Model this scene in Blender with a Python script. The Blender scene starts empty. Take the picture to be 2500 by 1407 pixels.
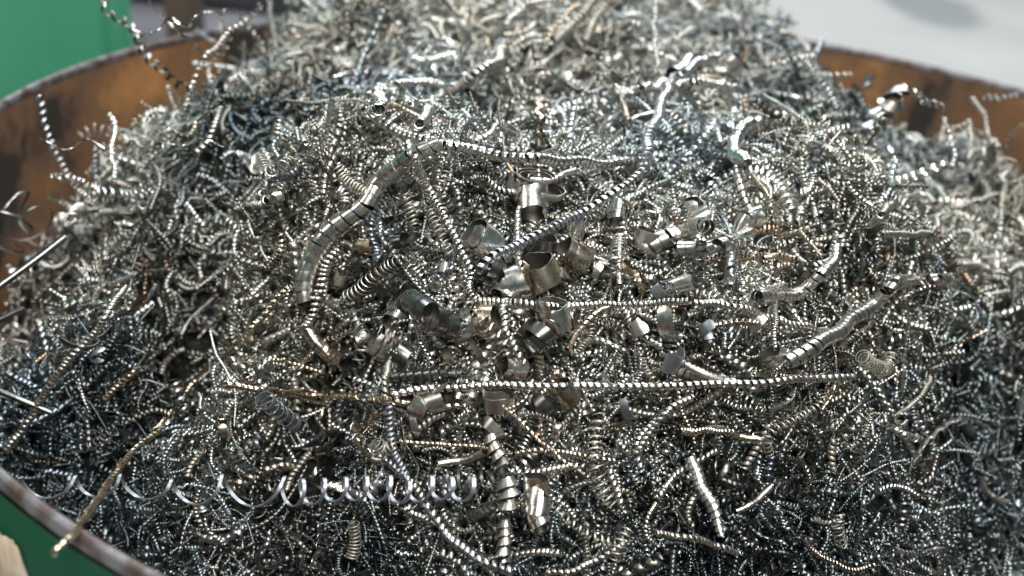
import bpy, math, random
import numpy as np
from mathutils import Matrix, Vector

SC = bpy.context.scene
DENOISE = True
# ------------------------------------------------------------------ camera
CP = np.array([-0.0687, -0.4305, 0.1582]); PITCH = 0.4621; ROLL = 0.0977; F = 1.1
fwd = np.array([0, math.cos(PITCH), -math.sin(PITCH)])
_r = np.array([1.0, 0, 0]); _u = np.cross(_r, fwd)
rgt = _r*math.cos(ROLL) + _u*math.sin(ROLL); upv = -_r*math.sin(ROLL) + _u*math.cos(ROLL)
cd = bpy.data.cameras.new('camera'); cam = bpy.data.objects.new('camera', cd); SC.collection.objects.link(cam)
M = Matrix.Identity(4)
for i in range(3):
    M[i][0], M[i][1], M[i][2], M[i][3] = rgt[i], upv[i], -fwd[i], CP[i]
cam.matrix_world = M
cd.sensor_width = 36; cd.lens = F*36; cd.clip_start = 0.01; cd.clip_end = 100
cd.dof.use_dof = True; cd.dof.focus_distance = 0.318; cd.dof.aperture_fstop = 9.5; cd.dof.aperture_blades = 7
SC.camera = cam
# ------------------------------------------------------------------ world and lamps
w = bpy.data.worlds.new('World'); SC.world = w; w.use_nodes = True
bg = w.node_tree.nodes['Background']; bg.inputs[0].default_value = (0.36, 0.60, 0.60, 1); bg.inputs[1].default_value = 0.13

def lamp(name, loc, target, sx, sy, power, col):
    d = bpy.data.lights.new(name, 'AREA'); d.shape = 'RECTANGLE'; d.size = sx; d.size_y = sy; d.energy = power; d.color = col
    o = bpy.data.objects.new(name, d); SC.collection.objects.link(o); o.location = loc
    o.rotation_euler = (Vector(target)-Vector(loc)).to_track_quat('-Z', 'Y').to_euler()
    return o
lamp('overhead_lamp', (0.22, -0.10, 1.5), (0, 0, 0), 0.8, 0.6, 30, (1.0, 0.98, 0.96))
lamp('front_lamp', (0.10, -1.20, 1.25), (0, -.1, 0), 0.75, 0.55, 34, (1.0, 0.96, 0.91))
lamp('window_light', (-0.9, 1.4, 1.9), (0, 0, 0), 0.9, 0.9, 34, (0.84, 0.93, 1.0))
lamp('side_lamp', (-1.4, -0.5, 0.95), (0, -.05, 0), 0.5, 0.8, 6, (1.0, 0.91, 0.82))
lamp('floor_fill_lamp', (1.5, 4.5, 3.0), (1.5, 4.5, -1), 3.0, 3.0, 175, (1.0, 1.0, 1.0))  # unseen fill light, added to brighten the pale floor
SC.view_settings.view_transform = 'Standard'; SC.view_settings.look = 'None'
SC.view_settings.exposure = 0.0; SC.view_settings.gamma = 1
SC.render.engine = 'CYCLES'
cy = SC.cycles; cy.max_bounces = 6; cy.glossy_bounces = 4; cy.diffuse_bounces = 2; cy.transmission_bounces = 0
cy.use_denoising = True; cy.denoising_prefilter = 'ACCURATE'; cy.use_denoising = DENOISE; cy.sample_clamp_indirect = 3.0; cy.sample_clamp_direct = 12

# ------------------------------------------------------------------ helpers
rng = np.random.default_rng(7)
def ray(px, py):
    return fwd + (px-1250)/2750*rgt + (703.5-py)/2750*upv
def unproj(px, py, d):
    return CP + ray(px, py)*d

def mesh_obj(name, verts, faces, mat, parent=None, smooth=True, sharp=None, uv=None):
    me = bpy.data.meshes.new(name)
    verts = np.asarray(verts, dtype=np.float32); faces = np.asarray(faces, dtype=np.int32)
    nf, k = faces.shape
    me.vertices.add(len(verts)); me.vertices.foreach_set('co', verts.ravel())
    me.loops.add(nf*k); me.loops.foreach_set('vertex_index', faces.ravel())
    me.polygons.add(nf); me.polygons.foreach_set('loop_start', np.arange(0, nf*k, k, dtype=np.int32))
    me.polygons.foreach_set('use_smooth', np.full(nf, smooth, dtype=bool))
    me.update(calc_edges=True)
    if sharp: me.set_sharp_from_angle(angle=math.radians(sharp))
    me.materials.append(mat)
    o = bpy.data.objects.new(name, me); SC.collection.objects.link(o)
    if parent: o.parent = parent
    return o
def tag(o, label=None, cat=None, group=None, kind=None):
    if label: o['label'] = label
    if cat: o['category'] = cat
    if group: o['group'] = group
    if kind: o['kind'] = kind
    return o
def empty(name, loc=(0, 0, 0)):
    o = bpy.data.objects.new(name, None); SC.collection.objects.link(o); o.location = loc; o.empty_display_size = .01
    return o

# ------------------------------------------------------------------ materials
def nodes(name):
    m = bpy.data.materials.new(name); m.use_nodes = True
    nt = m.node_tree; return m, nt, nt.nodes['Principled BSDF']
def metal(name, col, rough=0.24, var=0.12, metallic=1.0, streak=True, tint=False):
    m, nt, b = nodes(name); N = nt.nodes.new; L = nt.links.new
    tc = N('ShaderNodeTexCoord'); nz = N('ShaderNodeTexNoise'); nz.inputs['Scale'].default_value = 420; nz.inputs['Detail'].default_value = 3
    L(tc.outputs['Object'], nz.inputs['Vector'])
    mr = N('ShaderNodeMapRange'); mr.inputs[1].default_value = .3; mr.inputs[2].default_value = .7
    mr.inputs[3].default_value = rough-.03; mr.inputs[4].default_value = rough+.09
    L(nz.outputs['Fac'], mr.inputs[0]); L(mr.outputs[0], b.inputs['Roughness'])
    b.inputs['Metallic'].default_value = metallic
    mx = N('ShaderNodeMix'); mx.data_type = 'RGBA'
    n2 = N('ShaderNodeTexNoise'); n2.inputs['Scale'].default_value = 130; n2.inputs['Detail'].default_value = 4
    L(tc.outputs['Object'], n2.inputs['Vector'])
    cr = N('ShaderNodeMapRange'); cr.inputs[1].default_value = .35; cr.inputs[2].default_value = .7
    L(n2.outputs['Fac'], cr.inputs[0]); L(cr.outputs[0], mx.inputs[0])
    c2 = (col[0]*(1-var), col[1]*(1-var*1.05), col[2]*(1-var*1.2), 1)
    if tint:
        at = N('ShaderNodeAttribute'); at.attribute_name = 'tint'
        L(at.outputs['Color'], mx.inputs[6])
        ml = N('ShaderNodeMix'); ml.data_type = 'RGBA'; ml.blend_type = 'MULTIPLY'; ml.inputs[0].default_value = 1
        L(at.outputs['Color'], ml.inputs[6]); ml.inputs[7].default_value = (1-var, 1-var*1.05, 1-var*1.2, 1)
        L(ml.outputs[2], mx.inputs[7])
    else:
        mx.inputs[6].default_value = (*col, 1); mx.inputs[7].default_value = c2
    L(mx.outputs[2], b.inputs['Base Color'])
    if streak:
        bp = N('ShaderNodeBump'); bp.inputs['Strength'].default_value = .25; bp.inputs['Distance'].default_value = .0001
        n3 = N('ShaderNodeTexNoise'); n3.inputs['Scale'].default_value = 1500; n3.inputs['Detail'].default_value = 2
        L(tc.outputs['Object'], n3.inputs['Vector']); L(n3.outputs['Fac'], bp.inputs['Height']); L(bp.outputs[0], b.inputs['Normal'])
    return m
MAT = {
    'silver': metal('bright_steel', (.82, .80, .77), .23, var=.10),
    'steel': metal('grey_steel', (.60, .59, .55), .32),
    'blue': metal('bluish_steel', (.60, .63, .68), .30),
    'gold': metal('straw_steel', (.64, .54, .41), .25),
    'copper': metal('bronzed_steel', (.44, .39, .33), .24),
    'pale': metal('pale_grey_steel', (.40, .44, .49), .4, metallic=.85),
    'dark': metal('dark_steel', (.20, .21, .205), .27),
    'matte': metal('dull_steel', (.40, .38, .33), .46, metallic=.85),
    'grey': metal('dull_grey_steel', (.27, .30, .33), .42, metallic=.9),
}
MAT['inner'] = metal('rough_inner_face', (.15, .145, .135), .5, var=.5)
M_TANGLE = metal('tangle_steel', (.5, .5, .5), .33, tint=True, streak=False)
def plain(name, col, rough=.7, var=.25, scale=8, metallic=0.0, col2=None, bump=0.0, stretch=None):
    m, nt, b = nodes(name); N = nt.nodes.new; L = nt.links.new
    tc = N('ShaderNodeTexCoord'); nz = N('ShaderNodeTexNoise'); nz.inputs['Scale'].default_value = scale; nz.inputs['Detail'].default_value = 6
    if stretch:
        mp = N('ShaderNodeMapping'); mp.inputs['Scale'].default_value = stretch
        L(tc.outputs['Object'], mp.inputs['Vector']); L(mp.outputs[0], nz.inputs['Vector'])
    else: L(tc.outputs['Object'], nz.inputs['Vector'])
    mr = N('ShaderNodeMapRange'); mr.inputs[1].default_value = .38; mr.inputs[2].default_value = .62; L(nz.outputs['Fac'], mr.inputs[0])
    mx = N('ShaderNodeMix'); mx.data_type = 'RGBA'; L(mr.outputs[0], mx.inputs[0])
    mx.inputs[6].default_value = (*col, 1)
    mx.inputs[7].default_value = (*(col2 or tuple(c*(1-var) for c in col)), 1)
    L(mx.outputs[2], b.inputs['Base Color']); b.inputs['Roughness'].default_value = rough; b.inputs['Metallic'].default_value = metallic
    if bump:
        bp = N('ShaderNodeBump'); bp.inputs['Strength'].default_value = bump; bp.inputs['Distance'].default_value = .001
        n3 = N('ShaderNodeTexNoise'); n3.inputs['Scale'].default_value = 300; n3.inputs['Detail'].default_value = 4
        L(tc.outputs['Object'], n3.inputs['Vector']); L(n3.outputs['Fac'], bp.inputs['Height']); L(bp.outputs[0], b.inputs['Normal'])
    return m
def rust_wall():
    m, nt, b = nodes('rusty_inside'); N = nt.nodes.new; L = nt.links.new
    tc = N('ShaderNodeTexCoord'); mp = N('ShaderNodeMapping'); mp.inputs['Scale'].default_value = (1, 1, .8); mp.inputs['Location'].default_value = (.31, .12, .05)
    L(tc.outputs['Object'], mp.inputs['Vector'])
    nz = N('ShaderNodeTexNoise'); nz.inputs['Scale'].default_value = 15; nz.inputs['Detail'].default_value = 5; nz.inputs['Roughness'].default_value = .6
    L(mp.outputs[0], nz.inputs['Vector'])
    cr = N('ShaderNodeValToRGB'); e = cr.color_ramp.elements
    e[0].position = .40; e[0].color = (.03, .026, .022, 1); e[1].position = .66; e[1].color = (.40, .20, .07, 1)
    x = e.new(.46); x.color = (.13, .075, .045, 1); x = e.new(.55); x.color = (.21, .11, .05, 1)
    L(nz.outputs['Fac'], cr.inputs[0]); L(cr.outputs[0], b.inputs['Base Color'])
    b.inputs['Roughness'].default_value = .6; b.inputs['Metallic'].default_value = .15
    return m
M_RUST = rust_wall()

# ------------------------------------------------------------------ heap surface (thin-plate fit through real points)
ctl = [(1250,600,.335),(1250,900,.312),(1250,1150,.302),(1250,1400,.30),(1250,300,.395),(1250,100,.48),(1250,10,.54),
 (950,600,.335),(950,900,.315),(950,1200,.312),(950,1400,.32),(1600,700,.328),(1600,1000,.31),(1600,1350,.305),(1000,300,.40),
 (130,520,.43),(0,720,.40),(90,900,.385),(60,1060,.44),(230,1220,.45),(480,1360,.43),(740,1400,.37),(560,1220,.375),(400,1040,.34),
 (300,760,.355),(300,600,.375),(290,500,.395),(600,720,.328),(600,500,.36),(600,330,.41),(460,300,.46),(650,140,.52),(760,10,.58),
 (1900,700,.335),(1900,900,.318),(1900,1100,.318),(1900,1380,.325),(2150,1000,.34),(2300,1150,.385),(2400,1380,.39),(2450,900,.41),
 (2300,720,.37),(2450,620,.44),(2460,420,.50),(2200,540,.45),(2080,420,.47),(1990,330,.475),(1930,220,.49),(1830,100,.53),(1650,300,.40),(1600,60,.51)]
cpts = np.array([unproj(*c) for c in ctl])
extra = [(0,.2,.025),(0.05,.27,-.02),(-.1,.24,-.01),(.12,.2,-.01),(.17,.17,-.06),(.13,.22,-.05),(.25,.05,-.09),(.27,-.05,-.1),(.2,-.19,-.12),(.1,-.26,-.13),
         (0,-.28,-.12),(-.1,-.26,-.14),(-.19,-.2,-.14),(-.27,-.08,-.11),(-.27,.05,-.09),(-.22,.16,-.06),(-.28,0,-.1),(-.155,-.165,-.085),(-.19,-.14,-.095),(-.13,-.2,-.105),(-.21,-.17,-.12),(-.1,-.215,-.09)]
cpts = np.vstack([cpts, extra])
def U(r2): return np.where(r2 > 1e-12, .5*r2*np.log(np.maximum(r2, 1e-12)), 0)
n = len(cpts); D2 = ((cpts[:,None,:2]-cpts[None,:,:2])**2).sum(2)
K = U(D2) + np.eye(n)*8e-5
Pm = np.hstack([np.ones((n,1)), cpts[:,:2]])
Wt = np.linalg.solve(np.block([[K, Pm],[Pm.T, np.zeros((3,3))]]), np.concatenate([cpts[:,2], np.zeros(3)]))
_nr = np.random.default_rng(3)
_waves = [(_nr.uniform(60,150)*np.array([math.cos(a), math.sin(a)]), _nr.uniform(0,6.28), .0013) for a in _nr.uniform(0,6.28,9)] + \
         [(_nr.uniform(180,420)*np.array([math.cos(a), math.sin(a)]), _nr.uniform(0,6.28), .0006) for a in _nr.uniform(0,6.28,12)]
def hbase(x, y):
    x = np.asarray(x, float); y = np.asarray(y, float); sh = x.shape; x = x.ravel(); y = y.ravel()
    out = np.empty(len(x))
    for i in range(0, len(x), 20000):
        a, b = x[i:i+20000], y[i:i+20000]
        d2 = (a[:,None]-cpts[None,:,0])**2 + (b[:,None]-cpts[None,:,1])**2
        out[i:i+20000] = U(d2)@Wt[:n] + Wt[n] + Wt[n+1]*a + Wt[n+2]*b
    return out.reshape(sh)
_gx = np.linspace(-.32, .32, 321); _gy = np.linspace(-.32, .32, 321)
GX, GY = np.meshgrid(_gx, _gy)
GH = np.clip(hbase(GX, GY), -.19, .06)
_sx = [-200,0,100,200,300,400,470,550,620,700,1800,1850,1925,2000,2075,2150,2225,2300,2350,2450,2600,3000]
_sy = [880,745,590,475,375,300,255,165,55,-200,-70,75,125,190,280,340,370,365,320,275,250,290]
for _ in range(6):   # the far edge of the heap sinks below the drum's rim at both sides
    P_ = np.stack([GX, GY, GH], -1)-CP; dp_ = P_@fwd; qx_ = 1250+2750*(P_@rgt)/dp_; qy_ = 703.5-2750*(P_@upv)/dp_
    GH = GH - np.where(dp_ > .34, np.clip(np.interp(qx_, _sx, _sy)-qy_, 0, 400), 0)*dp_/2750*.9
for _ in range(4): GH[1:-1,1:-1] = (GH[1:-1,1:-1]*2+GH[:-2,1:-1]+GH[2:,1:-1]+GH[1:-1,:-2]+GH[1:-1,2:])/6
for k, ph, a in _waves: GH = GH + a*np.sin(k[0]*GX + k[1]*GY + ph)
def h(x, y):
    fx = np.clip((np.asarray(x)+.32)/.002, 0, 319.999); fy = np.clip((np.asarray(y)+.32)/.002, 0, 319.999)
    i = fx.astype(int); j = fy.astype(int); fx = fx-i; fy = fy-j
    return (GH[j,i]*(1-fx)+GH[j,i+1]*fx)*(1-fy) + (GH[j+1,i]*(1-fx)+GH[j+1,i+1]*fx)*fy
def hnorm(x, y):
    e = .004
    g = np.stack([-(h(x+e,y)-h(x-e,y))/(2*e), -(h(x,y+e)-h(x,y-e))/(2*e), np.ones_like(np.asarray(x, float))], -1)
    return g/np.linalg.norm(g, axis=-1, keepdims=True)
def hit(px, py):
    """first point of the heap seen through this pixel"""
    d = ray(px, py); t = np.arange(.2, .85, .001)
    P = CP + d*t[:,None]
    below = P[:,2] < h(P[:,0], P[:,1])
    i = int(np.argmax(below)) if below.any() else 300
    return t[i]

# ------------------------------------------------------------------ curve and coil builders
def resample(P, step):
    P = np.asarray(P, float)
    if len(P) == 2: P = np.vstack([P[0], P.mean(0), P[1]])
    Q = np.vstack([2*P[0]-P[1], P, 2*P[-1]-P[-2]])
    out = []
    for i in range(1, len(Q)-2):
        a, b, c, d = Q[i-1], Q[i], Q[i+1], Q[i+2]
        t = np.linspace(0, 1, 24, endpoint=False)[:,None]
        out.append(.5*((2*b)+(c-a)*t+(2*a-5*b+4*c-d)*t*t+(-a+3*b-3*c+d)*t**3))
    out.append(Q[-2][None]); C = np.vstack(out)
    s = np.concatenate([[0], np.cumsum(np.linalg.norm(np.diff(C, axis=0), axis=1))])
    m = max(4, int(s[-1]/step)); S = np.linspace(0, s[-1], m)
    return np.stack([np.interp(S, s, C[:,k]) for k in range(3)], 1), S
def frames(C):
    T = np.gradient(C, axis=0); T /= np.linalg.norm(T, axis=1, keepdims=True)
    Nn = np.zeros_like(T); a = np.array([.13, .31, 1.0]); v = a-T[0]*(a@T[0]); Nn[0] = v/np.linalg.norm(v)
    for i in range(1, len(T)):
        v = Nn[i-1]-T[i]*(Nn[i-1]@T[i]); Nn[i] = v/np.linalg.norm(v)
    return T, Nn, np.cross(T, Nn)
def helix(C3, r, pitch, width, thick, seg=16, cone=0.0, crown=0.0, jit=.06, hand=1, thin=False, rg=rng):
    """ribbon wound round the centre line C3; r, pitch may be (start,end) or arrays; cone tilts the ribbon, crown bulges it"""
    mean_p = np.mean(pitch)
    C, S = resample(C3, mean_p/seg)
    L = S[-1]; u = S/L
    if jit > 0 and not thin:   # no strand is quite straight
        r0 = float(np.mean(r)); am = r0*(.10+jit*3.2)
        for q in range(5):
            wl = r0*rg.uniform(5, 26); d_ = rg.normal(size=3); d_ /= np.linalg.norm(d_)
            C = C + (np.sin(S*2*math.pi/wl + rg.uniform(0, 6.28))*am*min(1, wl/(14*r0)))[:,None]*d_
    rr = np.interp(u, np.linspace(0,1,len(np.atleast_1d(r))), np.atleast_1d(r)) if np.size(r) > 1 else np.full(len(u), float(np.mean(r)))
    pp = np.interp(u, np.linspace(0,1,len(np.atleast_1d(pitch))), np.atleast_1d(pitch)) if np.size(pitch) > 1 else np.full(len(u), float(mean_p))
    ph0 = rg.uniform(0,6.28, 4); nt = max(1, L/mean_p)
    rr = rr*(1 + jit*np.sin(u*nt*.9+ph0[0]) + jit*.6*np.sin(u*nt*2.3+ph0[1]))
    pp = pp*(1 + jit*2*np.sin(u*nt*.6+ph0[2]) + jit*1.3*np.sin(u*nt*1.7+ph0[3]))
    th = hand*np.concatenate([[0], np.cumsum(2*math.pi*np.diff(S)/pp[1:])]) + ph0[0]
    T, A, B = frames(C)
    R = A*np.cos(th)[:,None] + B*np.sin(th)[:,None]
    ws = (width*pp/mean_p if not np.isscalar(pitch) else np.full(len(u), width))
    ws = ws*np.clip(np.minimum(u, 1-u)*nt*2.2+.25, .25, 1)
    W = T + R*cone; W /= np.linalg.norm(W, axis=1, keepdims=True)
    O = np.cross(W, np.cross(R, W)); O /= np.linalg.norm(O, axis=1, keepdims=True); O = np.where(((O*R).sum(1) < 0)[:,None], -O, O)
    c0 = C + R*rr[:,None]
    m = len(u)
    if thin:
        prof = [(-.5, -crown), (0, 0), (.5, -crown)]; closed = False
    else:
        prof = [(-.5,-crown,0),(-.25,-crown*.25,0),(.25,-crown*.25,0),(.5,-crown,0),(.5,-crown,-1),(0,0,-1),(-.5,-crown,-1)]; closed = True
    V = []
    for p in prof:
        off = (p[1]*rr)[:,None]*O
        if not thin: off = off + O*(p[2]*thick)
        V.append(c0 + W*(ws*p[0])[:,None] + off)
    k = len(prof); V = np.stack(V, 1).reshape(-1, 3)
    i = np.arange(m-1)[:,None]*k; kk = np.arange(k if closed else k-1)[None]; k2 = (kk+1) % k
    Fc = np.stack([i+kk, i+k2, i+k+k2, i+k+kk], -1).reshape(-1, 4)
    if closed:  # end caps
        caps = []
        for b0 in (0, (m-1)*k): caps += [[b0, b0+1, b0+5, b0+6], [b0+1, b0+2, b0+5, b0+5][:3]+[b0+5], [b0+2, b0+3, b0+4, b0+5]]
        caps = [c for c in caps if len(set(c)) == 4]
        Fc = np.vstack([Fc, caps])
    return V, Fc

NCOILS = []; SPOTS = []
def add_coil(V, Fc, mat, label, name='metal_coil', cat='metal coil', group=None, k7=True):
    c = V.mean(0)
    o = mesh_obj(name, V-c, Fc, MAT[mat], sharp=38)
    if k7 and mat != 'grey' and mat != 'pale':
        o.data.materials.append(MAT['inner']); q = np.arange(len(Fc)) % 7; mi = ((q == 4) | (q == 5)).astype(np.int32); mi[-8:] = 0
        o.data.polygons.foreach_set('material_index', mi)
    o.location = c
    tag(o, label, cat, group); NCOILS.append(o); return o
def path3(pts, lift=.0, dz=None, r_px=10):
    """pixel way-points to points just above the heap; dz gives explicit depths"""
    out = []
    for i, p in enumerate(pts):
        if len(p) > 2: t = p[2]
        else:
            t = hit(p[0], p[1]); rad = r_px*t/2750; d_ = ray(p[0], p[1]); q_ = CP+d_*t; ct = -float(hnorm(q_[0], q_[1])@d_)/np.linalg.norm(d_); t = t - (rad+.0030+lift*.8)/min(1, max(.33, ct))
        out.append(unproj(p[0], p[1], t))
    P = np.array(out)
    return P
def coil(pts, r, pitch, mat, label, style='S', lift=0., group=None, name=None, cat='metal coil', hand=1, seg=None, wf=None, **kw):
    rpx = float(np.mean(r)); P = path3(pts, lift, r_px=rpx)
    dep = float(np.mean([(p-CP)@fwd for p in P])); k = dep/2750
    rr = np.array(r)*k if np.size(r) > 1 else r*k
    pp = np.array(pitch)*k if np.size(pitch) > 1 else pitch*k
    pm = float(np.mean(pp))
    st = dict(T=(.93, .00018, 0, .02), S=(.74, .00022, .0, .16), O=(.26, .00018, 0, .05), C=(.92, .00016, .45, .0), B=(.62, .0002, .25, .12), W=(.22, .0001, 0, .03))[style]
    width = pm*(wf or st[0]); 
    if dep > .42 and style in 'BS' and wf is None: wf = .32; rr = rr*.92; kw.setdefault('jit', .04); pm *= 1.15; pp = pp*1.15; width = pm*wf
    Cs, _S = resample(P, .003)
    SPOTS.extend((tuple(c_), float(np.mean(rr))) for c_ in Cs)
    V, Fc = helix(P, rr, pp, width, st[1], seg or (14 if pm > .0028 else 12), cone=kw.get('cone', st[2]), crown=kw.get('crown', st[3]), jit=kw.get('jit', .06), hand=hand)
    nm = name or {'T':'tight_coil','S':'coiled_chip','O':'open_spring','C':'funnel_coil','B':'coiled_chip','W':'twisted_ribbon'}[style]
    return add_coil(V, Fc, mat, label, nm, cat, group)
def curl(px, py, r, wpx, ax, mat, label, turns=1.1, lift=.001, cone=0., start=0., grow=0., name='ribbon_curl', tilt=.0, group=None, irregular=.07):
    """a short wide ribbon rolled round an axis; ax = axis direction in the picture plane in degrees, tilt towards the camera"""
    big = .96 if 960 < px < 1440 and 560 < py < 880 else 1.0
    r *= 1.06*big; wpx *= 1.0*big; lift += .002*(big > 1)
    if tilt == 0: tilt = (.15+.35*((px*7+py*13) % 100)/100)*(1 if (px+py) % 3 else -1)
    if turns >= .85: turns += .75; grow = grow or .30; r *= .9; start = start or 1.6+((px*3+py) % 30)/10
    t = hit(px, py); k = t/2750; t = t - r*k*.75 - lift - .0025
    c = unproj(px, py, t); SPOTS.append((tuple(c), max(r, wpx*.6)*k*1.05))
    a = math.radians(ax); A = (rgt*math.cos(a)+upv*math.sin(a))*math.cos(tilt) - fwd*math.sin(tilt)
    N1 = np.cross(A, fwd); N1 /= np.linalg.norm(N1); N2 = np.cross(A, N1)
    m = int(30*turns)+6; u = np.linspace(0, 1, m); th = start + u*turns*2*math.pi
    R = N1*np.cos(th)[:,None] + N2*np.sin(th)[:,None]
    ph = rng.uniform(0,6.28)
    rad = r*k*(1 + grow*u + irregular*np.sin(th*2+ph))
    wv = wpx*k*(1+.08*np.sin(th*3+ph))*np.clip(np.minimum(u,1-u)*14+.45, 0, 1)*(1+rng.normal(0, .022, m))
    sl = (u-.5)*wpx*k*.95*max(0, turns-.85)
    c0 = c + R*rad[:,None] + A*sl[:,None]
    V = []; th_k = .00022
    prof = [(-.5,-.012,0),(-.2,.012,0),(.2,.012,0),(.5,-.012,0),(.5,-.012,-1),(0,.008,-1),(-.5,-.012,-1)]
    for p in prof:
        V.append(c0 + A*(wv*p[0])[:,None] + R*((p[1]*r*k + p[0]*cone*wpx*k + p[2]*th_k) if np.isscalar(p[1]) else 0)*np.ones((m,1)))
    kk_ = len(prof); V = np.stack(V, 1).reshape(-1,3)
    i = np.arange(m-1)[:,None]*kk_; kk = np.arange(kk_)[None]; k2 = (kk+1) % kk_
    Fc = np.stack([i+kk, i+k2, i+kk_+k2, i+kk_+kk], -1).reshape(-1,4)
    caps = []
    for b0 in (0, (m-1)*kk_): caps += [[b0,b0+1,b0+5,b0+6],[b0+2,b0+3,b0+4,b0+5]]
    return add_coil(V, np.vstack([Fc, caps]), mat, label, name, 'metal curl', group)

def stretched():
    """ribbon spring pulled out of shape: wide hanging arcs with small loops between them"""
    turns = [(52,1192,0.3120),(182,1192,0.3096),(303,1192,0.3071),(424,1192,0.3047),(538,1192,0.3023),(692,1197,0.2999),(742,1197,0.2974),(792,1197,0.2950),(842,1197,0.2926),(895,1197,0.2901),(948,1197,0.2877),(1000,1197,0.2853),(1052,1197,0.2829),(1104,1197,0.2804),(1150,1197,0.2780)]
    T_ = np.array(turns); T_[:,0] += _nr.normal(0, 5, len(T_))*(1-.5*(np.arange(len(T_)) > 5)); T_[:,1] += _nr.normal(0, 5, len(T_)); per = 44; t = np.linspace(0, len(turns)-1, per*(len(turns)-1)); g = np.arange(len(turns))
    px = np.interp(t, g, T_[:,0]); py = np.interp(t, g, T_[:,1]); dp = np.interp(t, g, T_[:,2])
    ph = 2*math.pi*t; p_loc = np.interp(t, g, np.gradient(T_[:,0]))
    R = np.interp(t, [0,1,2,3,3.6,4.5,6,8,10,12,14], [23,27,24,28,34,38,31,27,30,26,29]); kx = np.interp(t, [0,4.6,6,14], [17,20,15,15])
    # top of each turn at integer t
    C = np.array([unproj(px[i]-kx[i]*math.sin(ph[i]), py[i]-R[i]*math.cos(ph[i]), dp[i]+R[i]*math.sin(ph[i])*dp[i]/2750) for i in range(len(t))])
    cen = np.array([unproj(px[i], py[i], dp[i]) for i in range(len(t))])
    Rd = C-cen; Wv = rgt*1.0 + 0*Rd; T = np.gradient(C, axis=0); T /= np.linalg.norm(T, axis=1, keepdims=True)
    Wv = Wv - T*(Wv*T).sum(1)[:,None]*.75; Wv /= np.linalg.norm(Wv, axis=1, keepdims=True)
    O = np.cross(T, Wv); wd = np.interp(t, [0,5,14], [.0009,.0009,.0009])[:,None]; tk = .00035
    V = np.stack([C-Wv*wd/2, C+Wv*wd/2, C+Wv*wd/2-O*tk, C-Wv*wd/2-O*tk], 1).reshape(-1, 3)
    i = np.arange(len(t)-1)[:,None]*4; k = np.arange(4)[None]; k2 = (k+1) % 4
    Fc = np.vstack([np.stack([i+k, i+k2, i+4+k2, i+4+k], -1).reshape(-1, 4), [[0,1,2,3]], [[len(V)-4,len(V)-3,len(V)-2,len(V)-1]]])
    add_coil(V, Fc, 'pale', 'long stretched ribbon spring floating across the lower left', 'stretched_spring', k7=False)
# ------------------------------------------------------------------ setting
def floor():
    m, nt, b = nodes('pale_concrete'); N = nt.nodes.new; L = nt.links.new
    tc = N('ShaderNodeTexCoord')
    nz = N('ShaderNodeTexNoise'); nz.inputs['Scale'].default_value = 1.3; nz.inputs['Detail'].default_value = 8; L(tc.outputs['Object'], nz.inputs['Vector'])
    cr = N('ShaderNodeValToRGB'); cr.color_ramp.elements[0].position = .35; cr.color_ramp.elements[0].color = (.55, .57, .57, 1)
    cr.color_ramp.elements[1].position = .65; cr.color_ramp.elements[1].color = (.66, .67, .66, 1); L(nz.outputs['Fac'], cr.inputs[0])
    # dark oily stain
    d = ray(2275, 18); t = (-.85-CP[2])/d[2]; sp = CP+d*t
    mp = N('ShaderNodeMapping'); mp.vector_type = 'POINT'; mp.inputs['Location'].default_value = (-sp[0], -sp[1], .85)
    L(tc.outputs['Object'], mp.inputs['Vector'])
    m2 = N('ShaderNodeVectorMath'); m2.operation = 'MULTIPLY'; m2.inputs[1].default_value = (4.4, 2.3, 0)
    L(mp.outputs[0], m2.inputs[0])
    n2 = N('ShaderNodeTexNoise'); n2.inputs['Scale'].default_value = 2.5; L(tc.outputs['Object'], n2.inputs['Vector'])
    ln = N('ShaderNodeVectorMath'); ln.operation = 'LENGTH'; L(m2.outputs[0], ln.inputs[0])
    ad = N('ShaderNodeMath'); ad.operation = 'ADD'; L(ln.outputs['Value'], ad.inputs[0]); L(n2.outputs['Fac'], ad.inputs[1])
    mr = N('ShaderNodeMapRange'); mr.inputs[1].default_value = 1.25; mr.inputs[2].default_value = 1.65; L(ad.outputs[0], mr.inputs[0])
    mx = N('ShaderNodeMix'); mx.data_type = 'RGBA'; L(mr.outputs[0], mx.inputs[0]); mx.inputs[6].default_value = (.36, .38, .39, 1); L(cr.outputs[0], mx.inputs[7])
    L(mx.outputs[2], b.inputs['Base Color']); b.inputs['Roughness'].default_value = .7
    o = mesh_obj('floor', [(-12,-8,-.85),(12,-8,-.85),(12,25,-.85),(-12,25,-.85)], [[0,1,2,3]], m, smooth=False)
    tag(o, kind='structure')
floor()
def box(name, lo, hi, mat, parent=None, bev=.004):
    import bmesh
    bm = bmesh.new(); bmesh.ops.create_cube(bm, size=1)
    for v in bm.verts: v.co = Vector([(lo[i]+hi[i])/2 + v.co[i]*(hi[i]-lo[i]) for i in range(3)])
    bmesh.ops.bevel(bm, geom=bm.edges[:], offset=bev, segments=2, affect='EDGES')
    me = bpy.data.meshes.new(name); bm.to_mesh(me); bm.free(); me.materials.append(mat)
    o = bpy.data.objects.new(name, me); SC.collection.objects.link(o)
    if parent: o.parent = parent
    return o
M_GREEN = plain('green_paint', (.03, .22, .12), .75, scale=2.5, col2=(.06, .27, .17))
M_GREEN2 = plain('drum_green_paint', (.006, .075, .035), .8, scale=30, col2=(.008, .07, .035), bump=.2)
M_GREEN2.node_tree.nodes['Principled BSDF'].inputs['Specular IOR Level'].default_value = .15
M_GREYP = plain('grey_machine_paint', (.36, .34, .37), .6, scale=6)
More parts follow.
